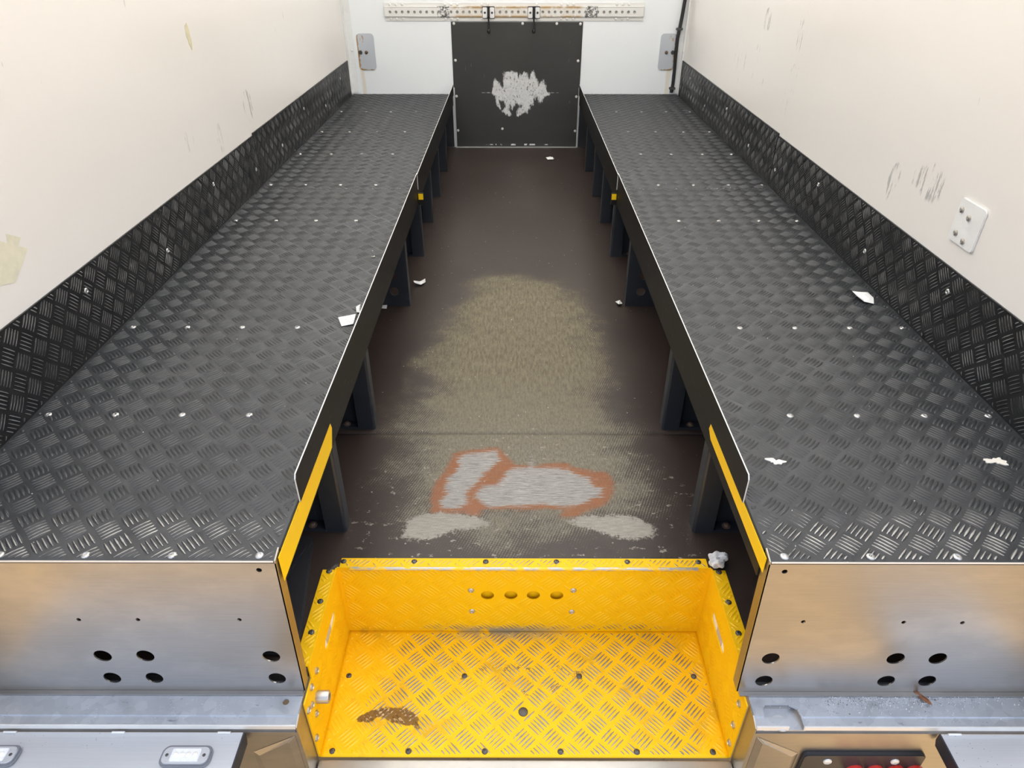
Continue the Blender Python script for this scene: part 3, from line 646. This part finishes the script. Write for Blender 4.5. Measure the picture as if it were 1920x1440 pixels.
for s, x in ((1, SXL), (-1, SXR)):
    ax = 'x' if s > 0 else 'X'; y0, y1, z = SLOT[s]
    ol = [(.750, SZ), (SYR, SZ), (SYR, .0005), (.8065, .0005), (.8065, -.036), (.750, -.036)]
    sp = plain(MB().prism(ax, x, .003, ol, [capsule(y0, y1, z, .0135)]).build('side_plate', 'step_yellow', st))
    tread('tread_pattern', 'step_bars', sp, (x, 0, 0), (0, 1, 0), (0, 0, 1), (s, 0, 0), .754, SYR-.004, SZ+.004, -.038, (0, 0), holes=[(y0+(y1-y0)*k/4, z, .026) for k in range(5)], extra=ONE, h=.0012)
    fl_ = plain(MB().prism('z', .0030, .0028, rect(*sorted((x-s*.030, x+s*.001)), .8065, SYR-.006)).build('side_flange', 'step_yellow', st, bevel=.001))
    tread('tread_pattern', 'step_bars', fl_, (0, 0, .0030), (1, 0, 0), (0, 1, 0), (0, 0, 1), *sorted((x-s*.030, x)), .8085, SYR-.008, (.01, 0), extra=ONE)
    for y in (1.045, .962, .884): put('screw', SCREW, (x-s*.014, y, .003), (0, 0, 1), st)
    # oblong marker light behind each slot
    lb = MB().prism(ax, x-s*.0032, .006, capsule(y0-.004, y1+.004, z, .0170)).build('slot_light', 'white_plastic', st)
    ym = (y0+y1)/2; MB().prism(ax, x-s*.0024, .0012, rect(ym-.026, ym+.012, z-.0125, z+.0125)).build('diffuser', 'lens_grey', lb)
    for y, zz in ([(.832, -.050), (.793, -.046), (.775, -.078), (.783, -.122), (.757, -.066), (.757, -.165)] if s > 0 else [(.775, -.07), (.772, -.14), (.765, -.195)]):
        put('bolt', ZBOLT, (x, y, zz), (s, 0, 0), st)
MB().ring((SXL, .806, -.100), (1, 0, 0), [(.013, 0), (.013, .024), (.0115, .026), (.0075, .026), (.0070, .016), (0, .016)], 20).build('socket_bolt', 'bolt_zinc', st, smooth=True)
rf = plain(MB().prism('z', .0030, .0028, rect(SXL+.006, SXR-.006, SYR-.002, SYR+.028)).build('rear_flange', 'step_yellow', st, bevel=.001))
tread('tread_pattern', 'step_bars', rf, (0, 0, .0030), (1, 0, 0), (0, 1, 0), (0, 0, 1), SXL+.008, SXR-.008, SYR, SYR+.026, (.0, .006), extra=ONE)
MB().tube([(SXL+.03, SYR-.001, -.0005), (SXR-.03, SYR-.001, -.0005)], .0045, 10).build('worn_fold', 'worn_yellow', st, smooth=True)
for x in (-.389, -.227, -.063, .099, .2615, .424): put('screw', SCREW, (x, SYR+.017, .003), (0, 0, 1), st)
for x in (-.379, -.112, .1526, .4166): put('screw', SCREW, (x, .935, SZ), (0, 0, 1), st)
for x in (-.379, -.219, -.059, .0997, .2594, .4186): put('screw', SCREW, (x, .7615, SZ), (0, 0, 1), st)
MB().ring((.0224, .8483, SZ), (0, 0, 1), [(.0105, 0), (.0105, .0016), (.009, .0026), (0, .0026)], 18).build('blanking_plug', 'screw_zinc', st, smooth=True)
for x, z in ((-.0987, -.0753), (-.0987, -.1503), (.1405, -.0746), (.1405, -.1514)): put('rivet', RIVET, (x, SYR, z), (0, -1, 0), st)

# ================================================================== REAR SILLS, BUMPERS, LAMPS
def sill(s, X0, xi, label):
    t = thing('rear_sill', ((X0+xi)/2, .74, -.20), label, 'sill')
    zt = -.0355; a, b = sorted((X0-s*.0, xi))
    # folded channel: top, shallow step down, bright nosing
    if s > 0: MB().prism('z', zt, .004, rect(a, b, .7287, YF+.05), [circ(-.4395, .7552, .0062, 14)]).build('sill_top', 'galvanised', t)
    else:
        p0, p1 = .478, .548
        MB().prism('z', zt, .004, [(a, .7287), (p0, .7287), (p0, .742), (p0+.008, .752), (p1-.016, .752), (p1-.003, .744), (p1, .7287), (b, .7287), (b, YF+.05), (a, YF+.05)]).build('sill_top', 'galvanised', t)
        MB().prism('z', zt-.013, .003, rect(p0-.004, p1+.004, .7095, .760)).build('latch_recess', 'galvanised', t)
        MB().ring((p0+.030, .722, zt-.013), (0, 0, 1), [(.016, 0), (.016, .002), (0, .002)], 20).build('latch_pad', 'bumper_alloy', t)
        MB().prism('y', .7520, .002, rect(p0, p1, zt-.013, zt-.003)).build('recess_wall', 'stainless', t)
    segs = [(a, b)] if s > 0 else [(a, p1-.028), (p1, b)]
    for q0, q1 in segs:
        MB().prism('z', zt-.003, .003, rect(q0, q1, .7105, .7287)).build('step_edge', 'galvanised', t)
        MB().box(q0, q1, .7085, .7115, zt-.014, zt-.002).build('nosing', 'bright_edge', t, bevel=.0008)
    MB().box(a, b, .708, .7285, zt-.026, zt-.0185).build('lip_return', 'stainless', t, bevel=.003)
    # rear face with its pressed diagonal, and the end plate towards the step
    MB().box(a, b, .7075, .710, -.55, zt-.022).build('rear_face', 'stainless', t)
    e = xi
    g = MB(); P = [Vector(p) for p in ((e-s*.004, .7075, -.066), (e-s*.098, .7075, -.125), (e-s*.098, .7075, -.50), (e-s*.004, .7075, -.50))]
    Q = [p+Vector((0, -.005, 0)) for p in P]; Q[0] += Vector((-s*.014, 0, -.016)); Q[1] += Vector((s*.014, 0, -.006)); Q[2] += Vector((s*.014, 0, 0)); Q[3] += Vector((-s*.014, 0, 0))
    pv = [g.bm.verts.new(p) for p in P]; qv = [g.bm.verts.new(p) for p in Q]; g.bm.faces.new(qv); g.bm.faces.new(pv[::-1])
    for k in range(4): g.bm.faces.new((pv[k], pv[(k+1) % 4], qv[(k+1) % 4], qv[k]))
    g.build('pressed_corner', 'stainless', t, bevel=.0015)
    ax = 'x' if s > 0 else 'X'
    MB().prism(ax, e+s*.0025, .0025, [(.7075, -.55), (.752, -.55), (.752, zt+.001), (.730, zt+.001), (.7075, zt-.006)]).build('end_plate', 'stainless', t)
    return t
sill(1, XL, -.4095, 'galvanised rear sill beneath the fascia, with a single drain hole near the step')
sill(-1, XR, .4585, 'grit-strewn galvanised rear sill with a rounded latch recess')
t = thing('threshold_beam', (.02, .73, -.26), 'plain metal threshold beam along the front edge of the yellow tread', 'beam')
MB().box(SXL-.002, SXR+.004, .700, .7495, -.30, -.232).build('beam', 'stainless', t, bevel=.003)
MB().prism('z', -.2305, .0025, rrect(-.37, -.30, .704, .722, .006)).build('pressed_pad', 'galvanised', t, bevel=.0008)

def lamp(parent, cx, cy, z):
    l = MB().prism('z', z+.007, .0065, rrect(cx-.046, cx+.046, cy-.0195, cy+.0195, .013)).build('lamp', 'bezel_grey', parent, bevel=.002)
    MB().prism('z', z+.0085, .003, rrect(cx-.042, cx+.042, cy-.0155, cy+.0155, .011)).build('bezel', 'bumper_alloy', l, bevel=.001)
    MB().prism('z', z+.0105, .003, rrect(cx-.026, cx+.026, cy-.0115, cy+.0115, .002)).build('lens', 'lamp_lens', l, bevel=.001)
    for k in range(4): MB().ring((cx-.018+.012*k, cy, z+.0105), (0, 0, 1), [(.0052, 0), (.0045, .001), (.002, .0022), (0, .0024)]).build('led', 'white_plastic', l, smooth=True)
    for q in (-.034, .034): put('screw', SCREW, (cx+q, cy, z+.0085), (0, 0, 1), l).scale = (.45, .45, .45)
def bumper(s, X0, xi, label, lamps):
    t = thing('bumper_plate', ((X0+xi)/2, .62, -.30), label, 'bumper')
    z = -.0545; a, b = sorted((X0, xi)); y0 = .50
    MB().box(a, b, y0, .7055, z-.003, z).build('top_plate', 'bumper_alloy', t)
    ax = 'x' if s > 0 else 'X'
    MB().prism(ax, xi+s*.003, .003, [(y0, z-.03), (.700, z-.03), (.7055, z-.018), (.7055, z+.001), (y0, z+.001)]).build('side_flange', 'leg_paint', t)
    MB().box(a, b, y0-.003, y0, z-.06, z).build('front_flange', 'bumper_alloy', t)
    ws = (-.545, -.745, -.95) if s > 0 else (.832, 1.02)
    for x in ws: MB().tube([(x-.012, .7045, z+.001), (x, .7040, z+.0018), (x+.012, .7045, z+.001)], .0022, 8).build('weld_bead', 'bright_edge', t, smooth=True)
    for cx, cy in lamps: lamp(t, cx, cy, z)
    return t
bumper(1, XL, -.5095, 'flat alloy bumper plate carrying small oblong clear lamps', [(-.598, .6585), (-.952, .6585)])
bumper(-1, XR, .8065, 'flat alloy bumper plate beside the black panel of red lamps', [])
t = thing('tail_lamp_panel', (.70, .69, -.30), 'black vertical lamp panel with red lenses beside the alloy bumper plate', 'lamp panel')
MB().prism('y', .6985, .009, rrect(.563, .800, -.40, -.118, .010)).build('panel', 'black_plastic', t, bevel=.0015)
for x in (.612, .743): MB().ring((x, .6985, -.139), (0, -1, 0), [(.0085, 0), (.0080, .002), (.0035, .004), (.0030, .001), (0, .001)]).build('rivet', 'bright_edge', t, smooth=True)
for x in (.672, .712, .752, .790):
    l = MB().ring((x, .6985, -.170), (0, -1, 0), [(.0175, 0), (.0175, .022), (.0150, .030), (.009, .034), (0, .0355)], 18).build('red_lamp', 'red_lens', t, smooth=True)

# ================================================================== BULKHEAD FITTINGS
t = thing('bulkhead_panel', (.022, YB, 0), 'black scuffed panel screwed to the white bulkhead at the end of the aisle', 'panel')
SC = [(-0.14, 0.345), (-0.118, 0.419), (-0.096, 0.404), (-0.08, 0.369), (-0.064, 0.379), (-0.064, 0.449), (-0.048, 0.471), (-0.026, 0.469), (0.017, 0.454), (0.022, 0.424), (0.044, 0.454), (0.081, 0.459), (0.092, 0.414), (0.114, 0.464), (0.124, 0.471), (0.146, 0.414), (0.157, 0.369), (0.173, 0.394), (0.192, 0.419), (0.205, 0.364), (0.211, 0.342), (0.23, 0.335), (0.189, 0.327), (0.184, 0.295), (0.165, 0.275), (0.162, 0.32), (0.135, 0.325), (0.124, 0.28), (0.103, 0.27), (0.103, 0.24), (0.071, 0.22), (0.022, 0.205), (0.027, 0.235), (0.06, 0.265), (0.011, 0.285), (-0.005, 0.25), (-0.021, 0.29), (-0.032, 0.235), (-0.016, 0.208), (-0.043, 0.21), (-0.072, 0.23), (-0.053, 0.255), (-0.064, 0.29), (-0.096, 0.305), (-0.091, 0.25), (-0.107, 0.27), (-0.123, 0.325)]
pl = lambda P: np.column_stack([P[:, 0], YB-.004-.0035*np.clip((.34-P[:, 1])/.34, 0, 1), P[:, 1]])
me = grid_mesh('sheet', lines(-.388, .424, step=.006), lines(.003, .338, .751, step=.006), lambda P: pl(P)-np.array(origin(t)), None, dict(scuff=lambda P: sdf(P, SC)))
o = link('sheet', me, 'bulkhead_panel', t); o.modifiers.new('thickness', 'SOLIDIFY').thickness = .003; o.modifiers['thickness'].offset = -1
for x in (-.3845, .4205): MB().box(x-.0030, x+.0030, YB-.0125, YB-.0078, .003, .375).build('edge_strip', 'bright_edge', t)
MB().box(-.388, .424, YB-.022, YB-.0085, .0005, .005).build('foot_seal', 'cut_edge', t)
for x, z in ((-.370, .740), (.053, .740), (.263, .740), (.408, .738), (-.3695, .534), (.405, .531), (-.372, .322), (.405, .3195), (-.371, .109), (-.076, .120), (.407, .106)):
    put('screw', DOT, (x, YB-.0042-.0035*max(0, (.34-z)/.34), z), (0, -1, 0), t)
t = thing('load_rail', (0, YB, .803), 'perforated white alloy load rail across the top of the black panel', 'rail')
hx = np.arange(-.755, .76, .0372)
MB().prism('y', YB-.012, .0025, rect(-.789, .790, .777, .830), [circ(x, .803, .0085, 12) for x in hx]).box(-.789, .790, YB-.012, YB-.004, .776, .7785).box(-.789, .790, YB-.012, YB-.004, .8285, .831).build('channel', 'load_rail', t)
MB().box(-.789, .790, YB-.004, YB-.001, .755, .776).box(-.789, .790, YB-.004, YB-.001, .831, .852).build('flange', 'load_rail', t)
MB().box(-.785, .786, YB-.0035, YB-.001, .779, .828).build('channel_back', 'cut_edge', t)
for z in (.765, .842):
    for x in np.concatenate([hx[:3], hx[9:12], hx[15:17], hx[24:25], hx[28:31], hx[-4:-1]]): put('rivet', DOT, (float(x)+.001, YB-.004, z), (0, -1, 0), t)
for x, lab in ((-.1555, 'black hook in a white rail bracket, farther from the black corner cable'), (.1212, 'black hook in a white rail bracket, nearer to the black corner cable')):
    h = thing('rail_hook', (x, YB-.012, .803), lab, 'hook', 'hooks on the load rail')
    MB().prism('y', YB-.0165, .004, rrect(x-.036, x-.008, .771, .829, .006)).prism('y', YB-.0165, .004, rrect(x+.008, x+.036, .771, .829, .006)).build('bracket', 'trim_white', h, bevel=.001)
    MB().prism('y', YB-.0150, .0028, rrect(x-.038, x+.038, .768, .834, .006)).build('rubber_backing', 'black_rubber', h)
    MB().tube([(x, YB-.024, .825), (x, YB-.026, .79), (x, YB-.022, .75), (x, YB-.021, .71)], .0052).ring((x, YB-.021, .700), (0, 0, 1), [(.004, -.012), (.009, -.006), (.009, .006), (.004, .012)], 10).build('strap', 'black_rubber', h, smooth=True)
    MB().box(x-.007, x+.007, YB-.026, YB-.013, .772, .828).build('clip', 'black_rubber', h, bevel=.002)
    for q in (-.022, .022): put('screw', SCREW, (x+q, YB-.0165, .800), (0, -1, 0), h)
for (x0, x1, bx, hxx, mat, lab) in ((-.980, -.872, -.9635, -.927, 'rust_plate_a', 'rust-edged grey cover plate on the bulkhead corner without the cable'), (.912, 1.012, .996, .956, 'rust_plate_b', 'rust-edged grey cover plate on the bulkhead beside the black cable')):
    t = thing('cover_plate', ((x0+x1)/2, YB, .475), lab, 'cover plate')
    MB().prism('y', YB-.004, .0035, rrect(x0, x1, .477, .686, .022)).build('plate', mat, t, bevel=.001)
    MB().ring((bx, YB-.004, .579), (0, -1, 0), [(.0125, 0), (.0120, .003), (.0075, .003), (.0065, .009), (0, .009)], 14).build('bolt', 'screw_zinc', t, smooth=True)
    put('screw', BOLT, (hxx, YB-.004, .579), (0, -1, 0), t)
t = thing('power_cable', (1.02, YB, ZD), 'thick black cable running down the bulkhead corner', 'cable')
pts = [(1.033, YB-.016, 1.9), (1.031, YB-.016, 1.2), (1.030, YB-.016, .87), (1.024, YB-.017, .78), (1.018, YB-.018, .715), (1.012, YB-.018, .66), (1.013, YB-.018, .58), (1.017, YB-.018, .48), (1.018, YB-.018, .40), (1.013, YB-.020, ZD+.012)]
MB().tube(pts, .0105, 10).build('sheath', 'black_rubber', t, smooth=True)
for z, x in ((.712, 1.018), (.372, 1.017)): MB().box(x-.02, x+.018, YB-.032, YB-.001, z-.007, z+.007).build('clip', 'screw_zinc', t, bevel=.003)

# ================================================================== ON THE WALLS
t = thing('riveted_plate', (XR, 1.525, .59), 'small white plate with four rivets on the side wall', 'plate')
MB().prism('X', XR-.005, .0049, rrect(1.473, 1.575, .588, .690, .010)).build('plate', 'trim_white', t, bevel=.0012)
for y, z in ((1.557, .664), (1.523, .656), (1.549, .611), (1.514, .603)): put('rivet', ZBOLT, (XR-.005, y, z), (-1, 0, 0), t)
def residue(name, ax, x, outline, mat, label):
    c = (x, sum(p[0] for p in outline)/len(outline), sum(p[1] for p in outline)/len(outline))
    tag(MB().prism(ax, x+(.0008 if ax == 'x' else -.0008), .0007, outline).build(name, mat, base=c), label, 'tape residue')
residue('tape_residue', 'x', XL, [(1.14, .575), (1.22, .600), (1.262, .607), (1.30, .595), (1.348, .622), (1.375, .640), (1.352, .655), (1.368, .668), (1.332, .690), (1.325, .672), (1.30, .690), (1.27, .675), (1.22, .66), (1.14, .64)], 'residue_pale', 'ragged yellowish patch of peeled tape on the white wall near the fascia')
residue('tape_residue', 'x', XL, ragged(2.431, .930, .016, .035, 24, .3), 'residue', 'small oblong smear of old glue high on the white wall')

# ================================================================== LOOSE BITS
def scrap(name, outline, z, mat, label, cat, lift=.006, group=None):
    """creased paper: fan mesh with uneven heights and a little thickness"""
    cx = sum(p[0] for p in outline)/len(outline); cy = sum(p[1] for p in outline)/len(outline)
    bm = bmesh.new(); c = bm.verts.new((0, 0, lift*.8)); ring = []; mid = []
    for a, b in outline:
        ring.append(bm.verts.new((a-cx, b-cy, rng.uniform(.0003, lift)))); mid.append(bm.verts.new(((a-cx)*.55, (b-cy)*.55, rng.uniform(.0006, lift))))
    n = len(ring)
    for i in range(n):
        j = (i+1) % n; bm.faces.new((c, mid[i], mid[j])); bm.faces.new((mid[i], ring[i], ring[j], mid[j]))
    bmesh.ops.recalc_face_normals(bm, faces=bm.faces); me = bpy.data.meshes.new(name); bm.to_mesh(me); bm.free()
    o = link(name, me, mat); o.location = (cx, cy, z+.0012); o.modifiers.new('thickness', 'SOLIDIFY').thickness = .0006
    return tag(o, label, cat, group)
DZ = ZD+.0018
scrap('paper_label', [(-.4744, 1.6294), (-.4295, 1.6499), (-.4265, 1.5945), (-.4543, 1.5796)], DZ, 'label_paper', 'small printed paper label lying at the edge of the bench deck', 'label', .002)
scrap('paper_scrap', [(-.436, 1.685), (-.424, 1.690), (-.418, 1.652), (-.428, 1.650)], DZ, 'paper_white', 'torn paper corner beside the printed label', 'paper', .012)
scrap('paper_scrap', [(.975, 1.782), (.998, 1.790), (1.018, 1.777), (1.021, 1.745), (1.010, 1.715), (.985, 1.722), (.973, 1.746)], DZ, 'paper_white', 'crumpled white paper scrap on the bench deck by the kick strip', 'paper', .012)
scrap('paper_scrap', [(-.411, 2.555), (-.385, 2.560), (-.366, 2.585), (-.362, 2.560), (-.378, 2.535), (-.405, 2.536)], .0005, 'paper_white', 'torn white paper scrap on the floor beside a bench leg with holes', 'paper', .016)
scrap('paper_scrap', [(-.515, 2.37), (-.49, 2.372), (-.488, 2.335), (-.512, 2.335)], .0005, 'paper_white', 'little square paper scrap half under the bench on the floor', 'paper', .003)
scrap('paper_scrap', [(.396, 2.385), (.418, 2.40), (.421, 2.37), (.405, 2.355)], .0005, 'paper_white', 'tiny white scrap against the foot of the holed bench leg', 'paper', .012)
scrap('paper_scrap', [(.205, 4.42), (.235, 4.45), (.258, 4.42), (.25, 4.38), (.215, 4.385)], .0005, 'paper_white', 'white paper scrap on the floor in front of the black panel', 'paper', .014)
scrap('paper_scrap', [(-.392, 1.185), (-.384, 1.190), (-.379, 1.178), (-.388, 1.172)], .0005, 'paper_white', 'thread of white paper at the foot of the front bench leg', 'paper', .01) if False else None
# crumpled tissue on the corner of the step
bm = bmesh.new(); bmesh.ops.create_icosphere(bm, subdivisions=4, radius=1)
for v in bm.verts:
    p = v.co.copy(); k = 1+.22*math.sin(5*p.x+3*p.z)*math.cos(4*p.y-2*p.z)+.12*math.sin(11*p.y+7*p.x)+rng.uniform(-.03, .03)
    v.co = Vector((p.x*.021*k, p.y*.017*k, p.z*.015*k+.004*p.x))
lowz = min(v.co.z for v in bm.verts)
for v in bm.verts: v.co.z = max(v.co.z-lowz, .004)-.004
me = bpy.data.meshes.new('tissue'); bm.to_mesh(me); bm.free(); o = link('crumpled_tissue', me, 'tissue'); o.location = (.462, 1.066, .0052); o.rotation_euler = (0, .2, .6); o.location.z = .006
tag(o, 'crumpled grey-white tissue on the corner of the yellow step flange', 'tissue')
for (x, y, rx, ry, lab) in ((.517, 1.034, .014, .009, 'white paint splat on the bench deck near the edge lip'), (.953, 1.036, .016, .011, 'faint paint splat on the bench deck near the kick strip')):
    tag(MB().prism('z', .0024, .0020, [(a-x, b-y) for a, b in ragged(x, y, rx, ry, 30, .8)]).build('paint_splat', 'paint_splat', base=None), lab, 'paint'); bpy.context.view_layer.update()
    COL.objects[-1].location = (x, y, ZD)
o = MB().ring((0, 0, 0), (0, 0, 1), [(.0065, 0), (.0060, .003), (.003, .004), (.0026, .02), (0, .024)], 10).build('loose_screw', 'bolt_zinc', smooth=True)
o.location = (-.4511, 2.045, ZD+.002); tag(o, 'loose screw standing on its head on the bench deck', 'screw')
# dry leaf and grit on the right-hand sill
scrap('dry_leaf', [(.782, .782), (.790, .779), (.795, .768), (.803, .760), (.806, .750), (.800, .752), (.792, .760), (.786, .770)], -.0355, 'dry_leaf', 'curled dry brown leaf on the grit-strewn sill', 'leaf', .006)
V = []; T3 = []
def grain(p, r):
    b = len(V); d = rng.normal(size=(4, 3)); d /= np.linalg.norm(d, axis=1)[:, None]; base = np.array([(1, 0, -.5), (-.5, .87, -.5), (-.5, -.87, -.5), (0, 0, .8)])+d*.35
    for q in base: V.append(np.array(p)+q*r)
    T3.extend([(b, b+2, b+1), (b, b+1, b+3), (b+1, b+2, b+3), (b+2, b, b+3)])
for _ in range(900):
    x = .60+abs(rng.normal(0, 1))*.17; y = .773-abs(rng.normal(0, .016))
    if x < 1.03 and y > .714: grain((x, y, -.0348 if y > .7287 else -.0378), rng.uniform(.0006, .0020))
for _ in range(160): grain((rng.uniform(.49, .72), rng.uniform(.730, .762), -.0348), rng.uniform(.0005, .0012))
me = raw_mesh('grit', np.array(V), np.zeros((0, 4), int), np.array(T3), {}); o = link('sill_grit', me, 'grit')
tag(o, 'loose white and grey grit scattered over the sill', 'grit', kind='stuff')
for n_, xa, xb, ya, z_, lab in ((130, -1.0, -.43, .80, ZD, 'white crumbs scattered on the bench deck that carries the printed label'), (130, .45, 1.02, .80, ZD, 'white crumbs scattered on the bench deck below the riveted plate'), (140, -.37, .40, 1.12, 0, 'white crumbs scattered over the brown aisle floor')):
    V.clear(); T3.clear()
    for _ in range(n_): grain((rng.uniform(xa, xb), rng.uniform(ya, 4.5), z_+.0012), rng.uniform(.0006, .0018))
    if z_ > 0:
        for _ in range(45): grain((rng.uniform(xa, xb), YS+rng.normal(0, .004), z_+.0012), rng.uniform(.0007, .0022))
    o = link('crumbs', raw_mesh('crumbs', np.array(V), np.zeros((0, 4), int), np.array(T3), {}), 'paper_white'); tag(o, lab, 'crumbs', kind='stuff')
